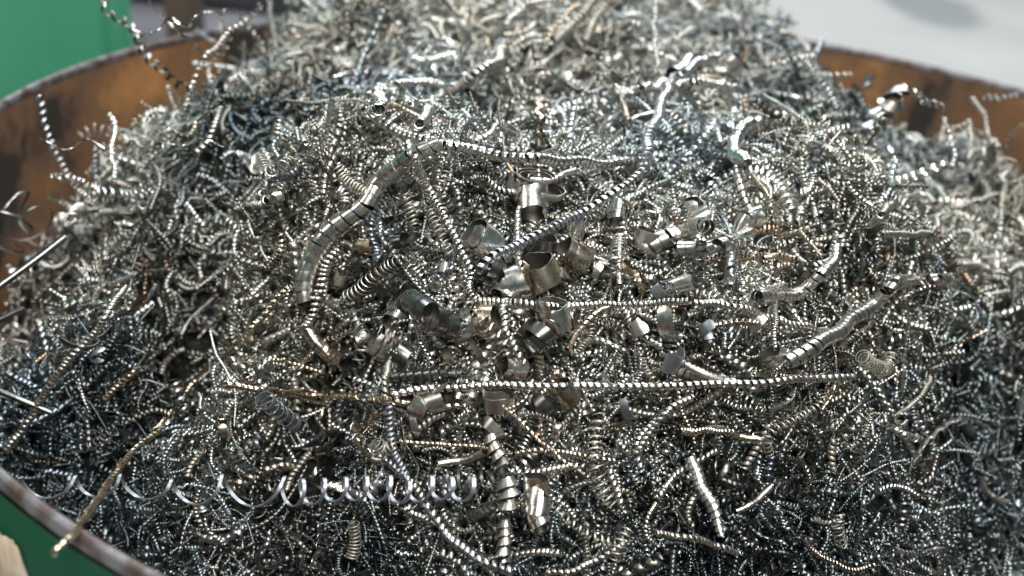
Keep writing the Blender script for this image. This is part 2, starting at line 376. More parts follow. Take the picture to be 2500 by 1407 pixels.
M_BROWN = plain('rusty_brown', (.13, .075, .05), .7, scale=14, col2=(.05, .045, .04))
M_DARK = plain('dark_machine', (.05, .05, .06), .5, scale=9)
M_LEG = plain('black_feet', (.03, .03, .03), .6)
# green cabinet behind the drum, upper left
def at(px, py, d): return unproj(px, py, d)
cab = empty('machine_cabinet', (-.62, .95, -.85)); tag(cab, 'plain green painted steel cabinet standing behind the drum', 'cabinet')
e = at(322, 80, 1.35)
X1 = e[0]; Y1 = e[1]
cab.location = (X1, Y1, -.85); cab.rotation_euler = (0, 0, math.atan2(-(X1-CP[0]), Y1-CP[1])+.03)
def L_(p): return tuple(np.array(p)-np.array([X1, Y1, -.85]))
box('body', L_((X1-1.2, Y1, -.78)), L_((X1, Y1+.5, .55)), M_GREEN, cab, .012)
box('plinth', L_((X1-1.17, Y1+.03, -.849)), L_((X1-.03, Y1+.47, -.781)), M_LEG, cab)
box('door', L_((X1-1.15, Y1-.014, -.72)), L_((X1-.30, Y1-.001, .50)), M_GREEN, cab, .005)
box('door', L_((X1-.285, Y1-.014, -.72)), L_((X1-.03, Y1-.001, .50)), M_GREEN, cab, .005)
# grey machine and brown post in the gap
gb = empty('milling_machine', (0, 1.9, -.85)); tag(gb, 'low grey painted machine base on the floor beyond the drum', 'machine')
q = at(480, 60, 1.9)
def on_z(px, py, z): d = ray(px, py); return CP+d*((z-CP[2])/d[2])
zt = q[2]; y0 = on_z(480, 150, zt)[1]; y1 = on_z(480, 24, zt)[1]
box('base_block', (q[0]-.75, y0-1.9, .0), (q[0]+.45, y1-1.9+.5, .85+zt), M_GREYP, gb, .01)
box('column', (q[0]-.7, y1-1.9, .85+zt+.002), (q[0]+.4, y1-1.9+.45, .85+zt+.5), M_DARK, gb, .01)
q = at(428, 50, 1.5)
post = box('rusty_post', (-.021, -.02, 0), (.021, .02, 1.35), M_BROWN, None, .003); post.location = (q[0]+.05, q[1], -.85); post.rotation_euler = (0, -.06, 0)
tag(post, 'dark rusty brown post standing between green cabinet and drum', 'post')

# ------------------------------------------------------------------ drum
RD = .29
drum = empty('steel_drum', (0, 0, -.85)); tag(drum, 'green painted steel drum with bare worn rim and rusty inside', 'drum')
def lathe(name, prof, mat, parent, seg=160, wob=.0006):
    th = np.linspace(0, 2*math.pi, seg, endpoint=False); k = len(prof)
    V = []
    for a in th:
        w_ = wob*math.sin(5*a+1)+wob*.7*math.sin(11*a)
        for r, z in prof: V.append(((r+w_)*math.cos(a), (r+w_)*math.sin(a), z))
    Fc = [[i*k+j, ((i+1) % seg)*k+j, ((i+1) % seg)*k+j+1, i*k+j+1] for i in range(seg) for j in range(k-1)]
    return mesh_obj(name, V, Fc, mat, parent)
H0 = .85
inner = [(RD-.0022, z) for z in np.linspace(.03, H0-.004, 24)]
lathe('inner_wall', inner, M_RUST, drum)
outer = [(RD+.0012, .0)]
for zc in (.30, .58): outer += [(RD+.0012, zc-.02), (RD+.006, zc-.008), (RD+.008, zc), (RD+.006, zc+.008), (RD+.0012, zc+.02)]
outer += [(RD+.0012, H0-.0042)]
lathe('outer_wall', outer, M_GREEN2, drum)
lathe('base', [(.0001, .012), (RD-.0022, .012), (RD-.0022, .029)], M_RUST, drum)
m, nt, b = nodes('worn_rim_steel'); N = nt.nodes.new; L = nt.links.new
tc = N('ShaderNodeTexCoord'); nz = N('ShaderNodeTexNoise'); nz.inputs['Scale'].default_value = 160; nz.inputs['Detail'].default_value = 8; L(tc.outputs['Object'], nz.inputs['Vector'])
cr = N('ShaderNodeValToRGB'); e_ = cr.color_ramp.elements; e_[0].position = .34; e_[0].color = (.08, .055, .045, 1); e_[1].position = .60; e_[1].color = (.20, .20, .215, 1)
x_ = e_.new(.46); x_.color = (.12, .10, .095, 1)
L(nz.outputs['Fac'], cr.inputs[0]); L(cr.outputs[0], b.inputs['Base Color']); b.inputs['Metallic'].default_value = .55
mr = N('ShaderNodeMapRange'); mr.inputs[3].default_value = .6; mr.inputs[4].default_value = .3; L(nz.outputs['Fac'], mr.inputs[0]); L(mr.outputs[0], b.inputs['Roughness'])
bp = N('ShaderNodeBump'); bp.inputs['Strength'].default_value = .5; bp.inputs['Distance'].default_value = .0003; L(nz.outputs['Fac'], bp.inputs['Height']); L(bp.outputs[0], b.inputs['Normal'])
M_RIM = m
rp = [(RD+.0002+.0016*math.cos(a)*1.0, H0-.0030+.0028*math.sin(a)) for a in np.linspace(-1.2, 4.5, 16)]
rp = [(r-.001, z) for r, z in rp]
lathe('rim', rp, M_RIM, drum, 400, .0005)
# torn paper label on the outside
def cyl_hit(px, py, R=RD+.0022):
    d = ray(px, py); a = d[0]**2+d[1]**2; b_ = 2*(CP[0]*d[0]+CP[1]*d[1]); c = CP[0]**2+CP[1]**2-R*R
    t = (-b_-math.sqrt(max(b_*b_-4*a*c, 0)))/(2*a); p = CP+d*t; return math.atan2(p[1], p[0]), p[2]
def label_patch():
    M_P = plain('torn_paper', (.46, .38, .30), .85, scale=120, col2=(.36, .29, .22), bump=.6)
    edge = [(2,1298),(14,1306),(30,1322),(44,1331),(50,1345),(58,1352),(60,1380),(68,1407),(72,1450)]
    az = [cyl_hit(*p) for p in edge]
    amin = min(a for a, z in az)-.16 if False else None
    a_in = [a for a, z in az]; sgn = 1
    # rows run from the torn edge to the left (smaller angle = further left on this side)
    a_left = cyl_hit(-60, 1500)[0]
    rows = 10; V = []; cols = 12
    # top boundary polyline as z(angle)
    aa = np.array([a for a, z in az]); zz = np.array([z for a, z in az])
    lo, hi = aa.min()-.10, aa.max()
    A = np.linspace(lo, hi, 40); o_ = np.argsort(aa); Z = np.interp(A, aa[o_], zz[o_])
    Z = Z + rng.normal(0, .0004, 40)
    for i in range(40):
        for j in range(rows):
            z = Z[i]*(1-j/(rows-1)) + (-.12)*(j/(rows-1))
            R_ = RD+.0022+.0003*math.sin(i*.9+j)
            V.append((R_*math.cos(A[i]), R_*math.sin(A[i]), z+.85))
    Fc = [[i*rows+j, (i+1)*rows+j, (i+1)*rows+j+1, i*rows+j+1] for i in range(39) for j in range(rows-1)]
    o = mesh_obj('paper_label', V, Fc, M_P, drum); sol = o.modifiers.new('s', 'SOLIDIFY'); sol.thickness = .0004
    o['label'] = 'torn beige paper label on the green outside'
label_patch()

# ------------------------------------------------------------------ dark core of the heap
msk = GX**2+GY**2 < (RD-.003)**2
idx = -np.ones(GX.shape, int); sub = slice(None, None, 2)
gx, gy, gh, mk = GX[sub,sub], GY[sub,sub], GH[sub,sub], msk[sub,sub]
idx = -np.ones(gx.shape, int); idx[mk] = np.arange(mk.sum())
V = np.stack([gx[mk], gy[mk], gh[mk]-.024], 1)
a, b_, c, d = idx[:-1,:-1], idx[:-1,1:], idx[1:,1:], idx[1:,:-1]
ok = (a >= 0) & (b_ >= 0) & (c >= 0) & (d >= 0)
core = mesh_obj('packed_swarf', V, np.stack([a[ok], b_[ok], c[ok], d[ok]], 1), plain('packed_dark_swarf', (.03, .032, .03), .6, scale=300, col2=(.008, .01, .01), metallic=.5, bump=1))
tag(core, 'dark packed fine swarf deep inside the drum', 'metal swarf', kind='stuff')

# ------------------------------------------------------------------ coils and curls that can be told apart, traced one by one
G1, G2, G3, G4 = 'long coils lying across the heap', 'wide ribbon curls in the middle of the heap', 'open springs among the chips', 'strands sticking out at the edges'
# --- wide tubes
coil([(1080,345),(1000,385),(930,440),(885,505),(800,580),(762,640),(744,700),(742,745)], (19,22,25,27,23), 27, 'silver', 'big smooth bright tube bending down left of the centre, closely wound', 'T', .004, name='wide_tube_coil', jit=.02, seg=40, wf=.95)
coil([(745,790),(775,835),(805,865),(845,892)], (16,20,18), 19, 'copper', 'short brownish tube just below the big smooth tube', 'T', .003, name='wide_tube_coil', jit=.02, seg=30)
coil([(835,600),(800,650),(775,715),(762,765),(742,800)], (11,15,14,10), 13, 'silver', 'bright ribbed coil hugging the lower end of the big smooth tube', 'B', .006, G1 and None, seg=22)
coil([(1925,885),(1990,845),(2060,800),(2130,740),(2180,700),(2230,680),(2290,680),(2335,695)], (19,18,17,14), 21, 'silver', 'long bright segmented tube on the right, rising towards the rim', 'T', .005, name='wide_tube_coil', jit=.025, seg=30, wf=.84)
coil([(1850,728),(1925,716),(1985,700),(2020,665),(2040,605)], (19,17,15,11), 17, 'silver', 'medium bright segmented tube curving upward above the long right one', 'T', .004, name='wide_tube_coil', seg=28, wf=.86)
coil([(1570,592),(1620,578),(1680,568),(1735,562)], (24,21,20), 27, 'steel', 'stubby wide tube of three bands right of the middle', 'T', .003, name='wide_tube_coil', seg=40, wf=.82)
coil([(1655,604),(1710,602),(1770,596),(1825,568)], (19,19,17), 25, 'silver', 'stubby shiny tube just under the three banded one', 'T', .004, name='wide_tube_coil', seg=40, wf=.84)
coil([(1783,615),(1784,650),(1782,690)], (10,13), 14, 'blue', 'small upright grey tube below the shiny stubby one', 'T', .002, name='wide_tube_coil', seg=26)
coil([(1000,735),(1045,768),(1090,785),(1135,800)], (30,32,28), 34, 'dark', 'dark wide tube with dull bands at the centre of the heap', 'T', .004, name='wide_tube_coil', seg=44, wf=.88)
coil([(1295,835),(1330,800),(1360,770)], (34,36), 36, 'dark', 'dark tube behind the mirror bright curl near the centre', 'T', .002, name='wide_tube_coil', seg=48)
coil([(960,928),(1010,916),(1070,912),(1120,910)], (13,16,14), 19, 'dark', 'dark banded tube lying flat above the very long spring', 'C', .0, name='wide_tube_coil', seg=36)
coil([(1072,1136),(1125,1122),(1185,1105)], (9,9), 14, 'steel', 'thin closed bar of tube pointing up at lower centre', 'T', .004, name='tube_bar', jit=.02, seg=24, wf=.99)
coil([(1640,180),(1680,155),(1745,135)], (16,20,13), 30, 'silver', 'large crumpled shiny curl on the ridge of the heap', 'T', .002, name='wide_tube_coil', seg=44)
# --- long coils
coil([(955,968),(1010,955),(1100,945),(1300,942),(1500,945),(1700,940),(1850,935),(1950,926),(2080,922)], 11, 18.5, 'silver', 'very long straight spring running level across the lower middle', 'S', .006, G1, jit=.03, seg=16)
coil([(905,283),(930,303),(1000,330),(1080,355),(1180,372),(1300,388),(1450,398),(1600,394)], (15,14,13,12), 21, 'silver', 'long bright twisted coil crossing above the big smooth tube', 'S', .007, G1, jit=.04, seg=16)
coil([(908,285),(925,255),(932,215),(965,203),(1010,208),(1060,203),(1112,215)], (15,17,12,10), 15, 'silver', 'bright coil bent into a hook at the upper left of the crossing coil', 'S', .006, G1)
coil([(1008,322),(1035,288),(1072,240),(1115,212),(1165,185),(1205,158),(1235,128)], (12,15,14,16), 14, 'steel', 'thick coil climbing from the crossing coil towards the ridge', 'S', .005, G1)
coil([(1000,345),(1012,385),(1040,450),(1080,520),(1120,600),(1152,662)], 10, 14.5, 'silver', 'straight beaded coil slanting down to the centre', 'B', .015, G1, jit=.03)
coil([(1152,662),(1142,700),(1160,732),(1230,739),(1320,746),(1420,748),(1540,742),(1690,737)], (10,12,8,9), 12, 'silver', 'tight thin coil running level through the centre of the heap', 'B', .008, G1, jit=.03)
coil([(1690,735),(1790,748),(1870,772),(1950,795),(2030,812)], 9, 13, 'steel', 'thin coil trailing right from the level centre coil', 'S', .004, G1)
coil([(1570,415),(1520,460),(1460,495),(1400,530),(1340,560),(1270,595),(1210,625),(1165,662)], (11,13,12), 17.5, 'blue', 'bluish beaded coil slanting down left to the centre', 'B', .012, G1, jit=.03)
coil([(1575,380),(1598,300),(1622,240),(1640,203),(1672,175),(1725,142)], (14,13,12,11), 12.5, 'blue', 'tight bluish coil rising steeply to the ridge', 'S', .012, G1, wf=.5)
coil([(1495,212),(1520,223),(1570,218),(1625,206),(1690,202),(1750,208),(1805,218)], (9,11,11,9), 11, 'silver', 'gleaming tight coil laid across the steep bluish one', 'B', .014, G1, crown=.18)
coil([(1500,215),(1520,245),(1535,300)], 9, 12, 'copper', 'short brownish coil dropping from the gleaming tight one', 'S', .003, G1)
coil([(1268,505),(1262,570),(1270,640),(1274,700),(1230,742),(1235,790),(1250,840),(1278,890)], (9,9,11,11), 15.5, 'steel', 'upright beaded coil passing the central curls downward', 'S', .008, G1)
coil([(845,722),(900,690),(960,650),(1015,622)], (17,16,13,10), 16.5, 'steel', 'fat ribbed coil pointing up right, left of the centre', 'C', .006, G1)
coil([(705,700),(640,770),(600,820),(540,880),(480,925),(430,1000),(380,1055)], (8,10,9), 15, 'gold', 'straw coloured beaded strand on the slope left of the lower middle', 'B', .016, G1)
coil([(395,1045,.322),(330,1098,.31),(280,1158,.295),(240,1218,.275),(190,1288,.236),(128,1356,.226)], (9,9,8), 17, 'gold', 'golden beaded strand hanging over the near rim at lower left', 'T', 0, G4, wf=.6, jit=.03)
coil([(306,702),(262,765),(216,832),(144,907),(80,1010),(15,1100)], (8,10,10), 12.5, 'steel', 'long grey strand running down the left flank to the rim', 'S', .011, G1)
coil([(205,508),(155,542),(105,588),(60,645),(28,705)], 11, 11.5, 'steel', 'tight coil drooping from the left shoulder of the heap', 'B', .012, G4, seg=16)
coil([(555,878),(650,876),(720,890),(790,910)], 6, 11, 'gold', 'thin yellowish coil in the gap left of the short brownish tube', 'S', .003, G1)
coil([(545,938),(650,953),(760,965),(860,968),(950,978),(1030,988),(1135,992)], (9,10,8), 18, 'gold', 'yellowish twisted coil lying left of the very long spring', 'S', .005, G1, jit=.05)
coil([(945,985),(955,1040),(966,1100),(985,1165)], (11,12,10), 12, 'grey', 'grey tight coil hanging straight down below the yellowish twisted one', 'B', .005, G1)
coil([(1030,1225),(1070,1275),(1120,1330),(1180,1372),(1250,1402)], (12,14,13), 17, 'blue', 'twisted bluish coil at the bottom edge left of the stacked funnels', 'S', .006, G1)
coil([(1330,1400),(1400,1392),(1470,1360),(1530,1320)], (9,10), 14, 'steel', 'grey coil curving along the bottom edge right of the stacked funnels', 'S', .004, G1)
coil([(970,1078),(1050,1083),(1150,1090),(1250,1105)], 6, 12, 'gold', 'thin level golden coil above the thin closed bar', 'S', .005, G1)
coil([(1260,1108),(1340,1100),(1420,1112),(1500,1125)], 8, 13, 'copper', 'brownish coil continuing right of the thin level golden one', 'S', .002, G1)
coil([(1190,960),(1250,1010),(1300,1060),(1370,1120),(1435,1165)], 5, 13.5, 'gold', 'slender golden strand slanting down right below the very long spring', 'B', .007, G1)
coil([(1690,1110),(1708,1170),(1730,1230),(1750,1300)], (13,16,15,9), 15, 'steel', 'tapering ribbed coil standing upright at lower right', 'C', .006, G1)
coil([(1600,1302),(1680,1312),(1740,1330),(1800,1350)], 9, 13, 'steel', 'short coil lying just below the tapering ribbed one', 'S', .004, G1)
coil([(1660,1052),(1720,1049),(1790,1056)], 7, 8, 'silver', 'bright comb like strip lying level at lower right', 'S', .006, G1)
coil([(1550,1110),(1580,1060),(1630,1010),(1690,965)], (9,11), 15, 'steel', 'beaded coil rising right from the gap below the very long spring', 'B', .004, G1)
coil([(1650,880),(1700,905),(1750,925),(1790,935)], (9,13), 14, 'steel', 'plump coil leaving the jagged foil to the lower right', 'C', .005, G1)
coil([(1515,745),(1540,790),(1575,825),(1620,850)], (10,9), 13, 'steel', 'coil curving down right from the level centre coil', 'B', .004, G1)
coil([(1300,925),(1280,975),(1230,1010)], 8, 13, 'copper', 'short brownish coil crossing under the very long spring', 'S', .002, G1)
coil([(1380,860),(1420,800),(1460,765),(1500,740)], 8, 16, 'gold', 'golden segmented strand leaning right of the mirror bright curl', 'T', .004, G1, wf=.8)
coil([(1895,728),(1893,790),(1892,852)], 5.5, 9.5, 'silver', 'thin straight upright strand left of the long segmented tube', 'B', .010, G1, jit=.02)
coil([(1838,428),(1870,470),(1910,522)], 5, 8, 'gold', 'thin straight yellowish strand pointing down right on the upper slope', 'S', .008, G1)
coil([(1955,565),(1980,595),(2008,628)], 4.5, 8, 'gold', 'second thin straight strand below and right of the yellowish one', 'S', .007, G1)
coil([(2045,920),(2030,965),(2005,1010)], 5, 14, 'gold', 'small golden strand standing below the end of the very long spring', 'T', .006, G1, wf=.8)
coil([(1820,402),(1793,352),(1830,308),(1900,290),(1965,303)], (14,17,17,14), 15, 'silver', 'bright coil arching over on the right shoulder of the heap', 'C', .008, G1, cone=.2)
coil([(1800,410),(1808,460),(1832,520)], (12,13), 17, 'steel', 'segmented coil dropping from the foot of the arching coil', 'T', .003, G1, wf=.75)
coil([(2130,553),(2160,512),(2205,487),(2245,475),(2285,495)], 9, 12, 'steel', 'smooth bent coil forming a peak against the rusty wall on the right', 'T', .010, G4, crown=.15)
coil([(2290,525),(2285,560),(2230,573),(2150,572)], 8, 12, 'steel', 'coil looping back under the bent one on the right', 'S', .006, G4)
coil([(560,520),(600,508),(650,495),(690,480)], (10,11), 12, 'steel', 'ribbed coil pointing at the round knob on the left slope', 'C', .005, G1)
coil([(250,520),(300,518),(350,500)], 10, 12, 'steel', 'short coil just right of the drooping tight coil', 'S', .004, G1)
coil([(275,520),(262,580),(258,640)], 10, 11, 'copper', 'brown coil hanging under the left shoulder of the heap', 'S', .004, G1)
coil([(590,545),(580,520),(640,470)], 7, 12, 'steel', 'bent coil above the curled shell on the left slope', 'S', .002, G1)
coil([(825,408),(850,440),(880,462),(915,478)], (15,17,16), 9.5, 'matte', 'dull beige spring with stacked rings left of the big smooth tube', 'O', .006, G3, wf=.4)
coil([(828,460),(842,475),(840,498)], (14,16), 10, 'steel', 'round knob of tight metal left of the big smooth tube', 'B', .008, None, name='coil_knob')
coil([(685,562),(692,590),(683,622),(655,650)], (8,14,14,12), 11, 'copper', 'curled shell with a coppery edge on the left slope', 'B', .007, None, name='shell_coil', crown=.25)
coil([(955,252),(985,268),(1022,288)], 7, 9, 'gold', 'tiny golden coil lying inside the bright hook', 'T', .006, None)
# --- open springs
coil([(640,975),(670,1000),(705,1022),(735,1042)], (23,22), 29, 'grey', 'dull blue grey spring of four fat loops at lower left', 'O', .008, G3, wf=.5)
stretched()
coil([(1095,655),(1110,700),(1145,745),(1185,790),(1225,845),(1235,885)], (19,23,21,16), 29, 'copper', 'brown zigzag spring falling through the middle of the heap', 'W', .010, G3, wf=.22, seg=26)
coil([(880,740),(865,785),(890,830),(880,880)], 15, 28, 'matte', 'thin beige zigzag right of the short brownish tube', 'W', .006, G3, wf=.2, seg=24)
coil([(1520,548),(1508,590),(1500,640),(1502,690)], (22,18), 24, 'steel', 'thin spring of wide open arcs right of the centre', 'W', .009, G3, wf=.2, seg=26)
coil([(1455,1010),(1448,1070),(1452,1130),(1470,1190),(1500,1240)], (20,24,22), 21, 'matte', 'tall beige spring hanging at the lower middle', 'W', .008, G3, wf=.2, seg=26)
coil([(1345,1225),(1390,1275),(1440,1310),(1500,1330)], (11,13), 19, 'matte', 'thin beige spring curving down right beside the stacked funnels', 'W', .006, G3, wf=.24, seg=22)
coil([(130,1140),(165,1105),(220,1088),(285,1045)], (5,12,14), 22, 'steel', 'small pale zigzag wire at the left above the stretched spring', 'W', .020, G3, wf=.16, seg=24)
coil([(985,470),(1005,520),(1015,560)], 14, 13, 'matte', 'beige spring upright below the crossing coil', 'O', .006, G3, wf=.3)
coil([(1050,520),(1075,570),(1095,620)], (14,15), 13, 'matte', 'beige spring leaning along the straight beaded coil', 'O', .006, G3, wf=.3)
coil([(1085,430),(1060,480),(1040,500)], (16,14), 13, 'matte', 'short beige spring near the top of the straight beaded coil', 'O', .004, G3, wf=.28)
coil([(560,385),(610,398),(660,405),(720,415)], 15, 22, 'steel', 'loose spring stretched level on the upper left slope', 'O', .004, G3, wf=.2)
coil([(200,332),(228,318),(262,325),(300,330),(350,345),(420,362)], (17,13,13), 19, 'steel', 'loose spring sticking out over the rusty wall at left', 'O', .010, G4, wf=.16)
coil([(1880,1110),(1885,1050),(1990,1000),(2010,960)], (13,12), 14, 'matte', 'beige curled spring low on the right slope', 'O', .004, G3, wf=.25)
coil([(2050,1330),(2040,1290),(2050,1245)], (16,14), 14, 'matte', 'round beige spring near the bottom right', 'O', .006, G3, wf=.28)
coil([(1490,1370),(1500,1330),(1530,1290)], (17,18), 15, 'matte', 'bundle of beige rings at the bottom edge', 'O', .006, G3, wf=.28)
coil([(2110,870),(2150,905),(2180,870)], (18,20), 15, 'matte', 'fan of beige rings on the right slope', 'O', .006, G3, wf=.25)
coil([(865,1270),(872,1320),(862,1370)], (14,17), 10, 'matte', 'column of dull rings at the bottom left of the middle', 'O', .006, G3, wf=.4)
coil([(905,1080),(930,1100),(965,1090)], (22,16), 11, 'matte', 'nest of dull round rings at lower left of the middle', 'O', .006, G3, wf=.4)
# --- twisted ribbons
coil([(95,345,.375),(150,360,.375),(205,350,.375),(265,362,.375),(325,350,.375),(400,357,.37),(470,345,.37),(545,350,.37)], 9, 105, 'silver', 'long wavy ribbon reaching out over the wall at left', 'W', 0, G4, name='wavy_ribbon', wf=.10, seg=36)
coil([(285,58,.41),(340,78,.41),(400,52,.41),(450,66,.41),(500,36,.42),(560,28,.43),(608,48,.45)], 11, 120, 'silver', 'long wavy shiny ribbon crossing the top left corner', 'W', 0, G4, name='wavy_ribbon', wf=.10, seg=36)
coil([(362,-8,.42),(385,25,.42),(398,50,.42),(440,72,.42),(468,110,.43),(500,135,.45)], 10, 95, 'silver', 'second wavy ribbon falling from the top edge at left', 'W', 0, G4, name='wavy_ribbon', wf=.11, seg=36)
coil([(785,985),(792,1060),(765,1130),(790,1200),(790,1290),(775,1370),(740,1420)], 14, 78, 'copper', 'tall bronze ribbon twisting down the lower left slope', 'W', .006, G3, name='wavy_ribbon', wf=.17, seg=36)
coil([(735,1250),(728,1310),(742,1350),(735,1400)], 5, 110, 'matte', 'thin dull ribbon left of the tall bronze one', 'W', .006, G3, name='wavy_ribbon', wf=.06, seg=36)
coil([(2068,308),(2110,328),(2160,362),(2205,392)], 9, 95, 'silver', 'bright twisted ribbon below the cone shaped coils on the right', 'W', .010, G4, name='wavy_ribbon', wf=.2, seg=40)
coil([(745,85),(725,130),(700,170),(712,230)], 6, 110, 'gold', 'thin golden ribbon on the upper left of the heap', 'W', .008, G4, name='wavy_ribbon', wf=.07, seg=36)
coil([(1005,1190),(1015,1130),(985,1060),(975,1020)], 6, 130, 'matte', 'thin dull ribbon beside the grey hanging coil', 'W', .008, G3, name='wavy_ribbon', wf=.05, seg=36)
coil([(120,608),(150,640),(180,672),(215,690)], 5, 80, 'steel', 'fine wavy wire on the left shoulder below the drooping coil', 'W', .010, G3, name='wavy_ribbon', wf=.06, seg=36)
coil([(1600,1180),(1640,1230),(1665,1290)], 4, 140, 'silver', 'straight narrow strip slanting at lower right', 'W', .010, G3, name='wavy_ribbon', wf=.06, seg=36)
# --- funnels
coil([(1236,1160),(1243,1205),(1236,1250)], (22,24,20), 30, 'steel', 'upper pair of open funnels hanging below the centre', 'C', .010, None, cone=.5, seg=40, wf=.85)
coil([(1236,1262),(1238,1310),(1232,1368)], (14,15,17), 22, 'steel', 'lower stack of small funnels near the bottom edge', 'C', .010, None, cone=.4, seg=34, wf=.88)
coil([(1195,1060),(1208,1100),(1225,1150)], (18,15), 26, 'steel', 'torn funnel curl above the upper pair of funnels', 'C', .006, None, cone=.5, seg=34, wf=.8)
coil([(2185,212,.44),(2183,248,.44),(2160,285,.445),(2130,330,.45)], (24,24,26,20), 30, 'steel', 'tower of stacked cone curls against the rusty wall', 'C', 0, G4, cone=.8, seg=36, wf=.85)
coil([(2195,212,.44),(2235,225,.44),(2268,250,.445),(2300,268,.45)], 9, 24, 'silver', 'loose beads of coil leading right from the cone tower', 'S', 0, G4, wf=.35)
coil([(2305,285,.47),(2318,330,.46),(2330,380,.455),(2322,420,.45)], 8, 16, 'silver', 'thin coil dropping from the end of the loose beads', 'S', 0, G4)
# --- edge strands, out of focus
coil([(95,238,.43),(108,290,.43),(122,345,.43),(150,400,.425),(195,460,.42)], 9, 17, 'blue', 'blurred beaded strand standing up from the left edge of the heap', 'B', 0, G4)
coil([(130,430,.43),(165,440,.425),(200,470,.42),(240,500,.41)], 9, 15, 'silver', 'short blurred strand at the foot of the upright left one', 'S', 0, G4)
coil([(270,282,.42),(278,330,.415),(275,390,.41),(280,440,.40)], 8, 15, 'silver', 'upright blurred strand left of the small wire loop', 'S', 0, G4)
coil([(234,350,.43),(232,400,.425),(236,450,.42)], 8, 16, 'grey', 'dull upright strand beside the dark gap at left', 'S', 0, G4)
coil([(415,300,.43),(400,286,.43),(360,284,.43),(330,292,.43),(325,315,.43),(335,345,.42)], 6, 13, 'steel', 'small square loop of coil over the rusty wall at left', 'S', 0, G4)
coil([(248,-10,.42),(268,28,.42),(300,48,.42),(328,85,.42),(345,118,.42),(372,145,.42),(402,172,.42),(428,200,.425),(455,225,.43)], (12,13), 30, 'dark', 'big blurred dark spiral hanging in from the top left corner', 'W', 0, G4, wf=.35)
coil([(602,50,.46),(545,95,.45),(505,140,.44),(475,195,.435),(458,235,.43),(450,275,.425)], (9,10), 15, 'silver', 'beaded strand bending down from the wavy shiny ribbon', 'S', 0, G4)
coil([(478,75,.49),(505,92,.485),(530,108,.48)], 7, 6, 'blue', 'short pale wire coil left of the bending beaded strand', 'S', 0, G4)
coil([(655,-8,.54),(665,60,.52),(678,130,.50),(688,200,.475),(708,255,.45),(722,322,.425)], 7, 11, 'silver', 'long thin beaded strand coming straight down from the top left', 'B', 0, G4)
coil([(730,335,.42),(742,305,.425),(738,335,.42),(712,362,.415)], 8, 11, 'steel', 'bent coil at the foot of the long thin beaded strand', 'S', .0, G4)
coil([(800,-5,.53),(830,48,.515),(868,92,.50),(898,140,.48),(925,175,.465)], 5, 11, 'silver', 'fine strand slanting down right from the top edge', 'B', 0, G4)
coil([(1288,-10,.52),(1295,60,.50),(1298,130,.475),(1305,175,.455)], 5, 12, 'silver', 'fine strand hanging straight at the top middle', 'B', 0, G4)
coil([(1235,70,.48),(1250,40,.485),(1290,12,.49),(1340,2,.50),(1380,-5,.50)], 10, 13, 'silver', 'bright coil arching under the top edge at the middle', 'B', 0, G4)
coil([(1335,110,.465),(1352,70,.47),(1385,35,.475),(1415,8,.48)], 9, 14, 'gold', 'bronze beaded coil right of the arching one at the top', 'B', 0, G4)
coil([(1355,105,.46),(1385,65,.465),(1425,25,.47),(1450,5,.475)], 14, 11, 'matte', 'dull brown tight coil second from the arching one at the top', 'O', 0, G4, wf=.5)
coil([(1425,105,.46),(1450,60,.465),(1475,15,.47)], 12, 11, 'matte', 'dull brown tight coil third from the arching one at the top', 'O', 0, G4, wf=.5)
coil([(1478,18,.47),(1510,42,.465),(1545,58,.46),(1572,62,.46)], 8, 12, 'silver', 'bright coil leaning right of the brown coils at the top', 'B', 0, G4)
coil([(1602,0,.49),(1598,50,.48),(1600,110,.46),(1608,170,.44)], 8, 15, 'silver', 'strand hanging straight down near the top right of the ridge', 'S', 0, G4)
coil([(1780,30,.52),(1830,82,.505),(1900,120,.49),(1960,148,.48),(2005,205,.47),(2050,268,.46)], 8, 13, 'silver', 'long beaded strand running down the right skyline of the heap', 'B', 0, G4)
coil([(1820,165,.49),(1880,160,.485),(1940,146,.48),(1988,138,.48)], 8, 12, 'silver', 'beaded strand poking right across the skyline strand', 'S', 0, G4)
coil([(1945,188,.49),(2010,184,.49),(2078,184,.49)], 7, 13, 'steel', 'level blurred strand poking out over the rusty wall at right', 'B', 0, G4)
coil([(1862,40,.52),(1900,46,.515),(1948,58,.51)], 7, 7, 'dark', 'dark closed coil poking out against the white floor', 'B', 0, G4)
coil([(1865,62,.52),(1868,30,.52),(1878,-5,.52)], 6, 14, 'dark', 'thin upright curl against the white floor', 'W', 0, G4, wf=.2)
coil([(2108,215,.50),(2122,195,.50),(2130,185,.50)], 7, 25, 'grey', 'tiny torn chip in front of the dark wall patch', 'C', 0, G4)
coil([(2375,235,.50),(2395,270,.49),(2410,310,.48),(2425,350,.47)], 8, 13, 'steel', 'dull strand standing near the right edge of the heap', 'S', 0, G4)
coil([(2405,235,.51),(2440,240,.51),(2490,232,.51)], 9, 14, 'grey', 'dull arc of coil at the right edge below the rim', 'O', 0, G4)
coil([(2300,320,.49),(2340,310,.49),(2372,295,.49)], 7, 12, 'steel', 'short strand leaning beside the dull standing one', 'S', 0, G4)
coil([(2370,300,.48),(2372,350,.47),(2365,395,.46)], 8, 12, 'steel', 'upright strand below the short leaning one', 'S', 0, G4)
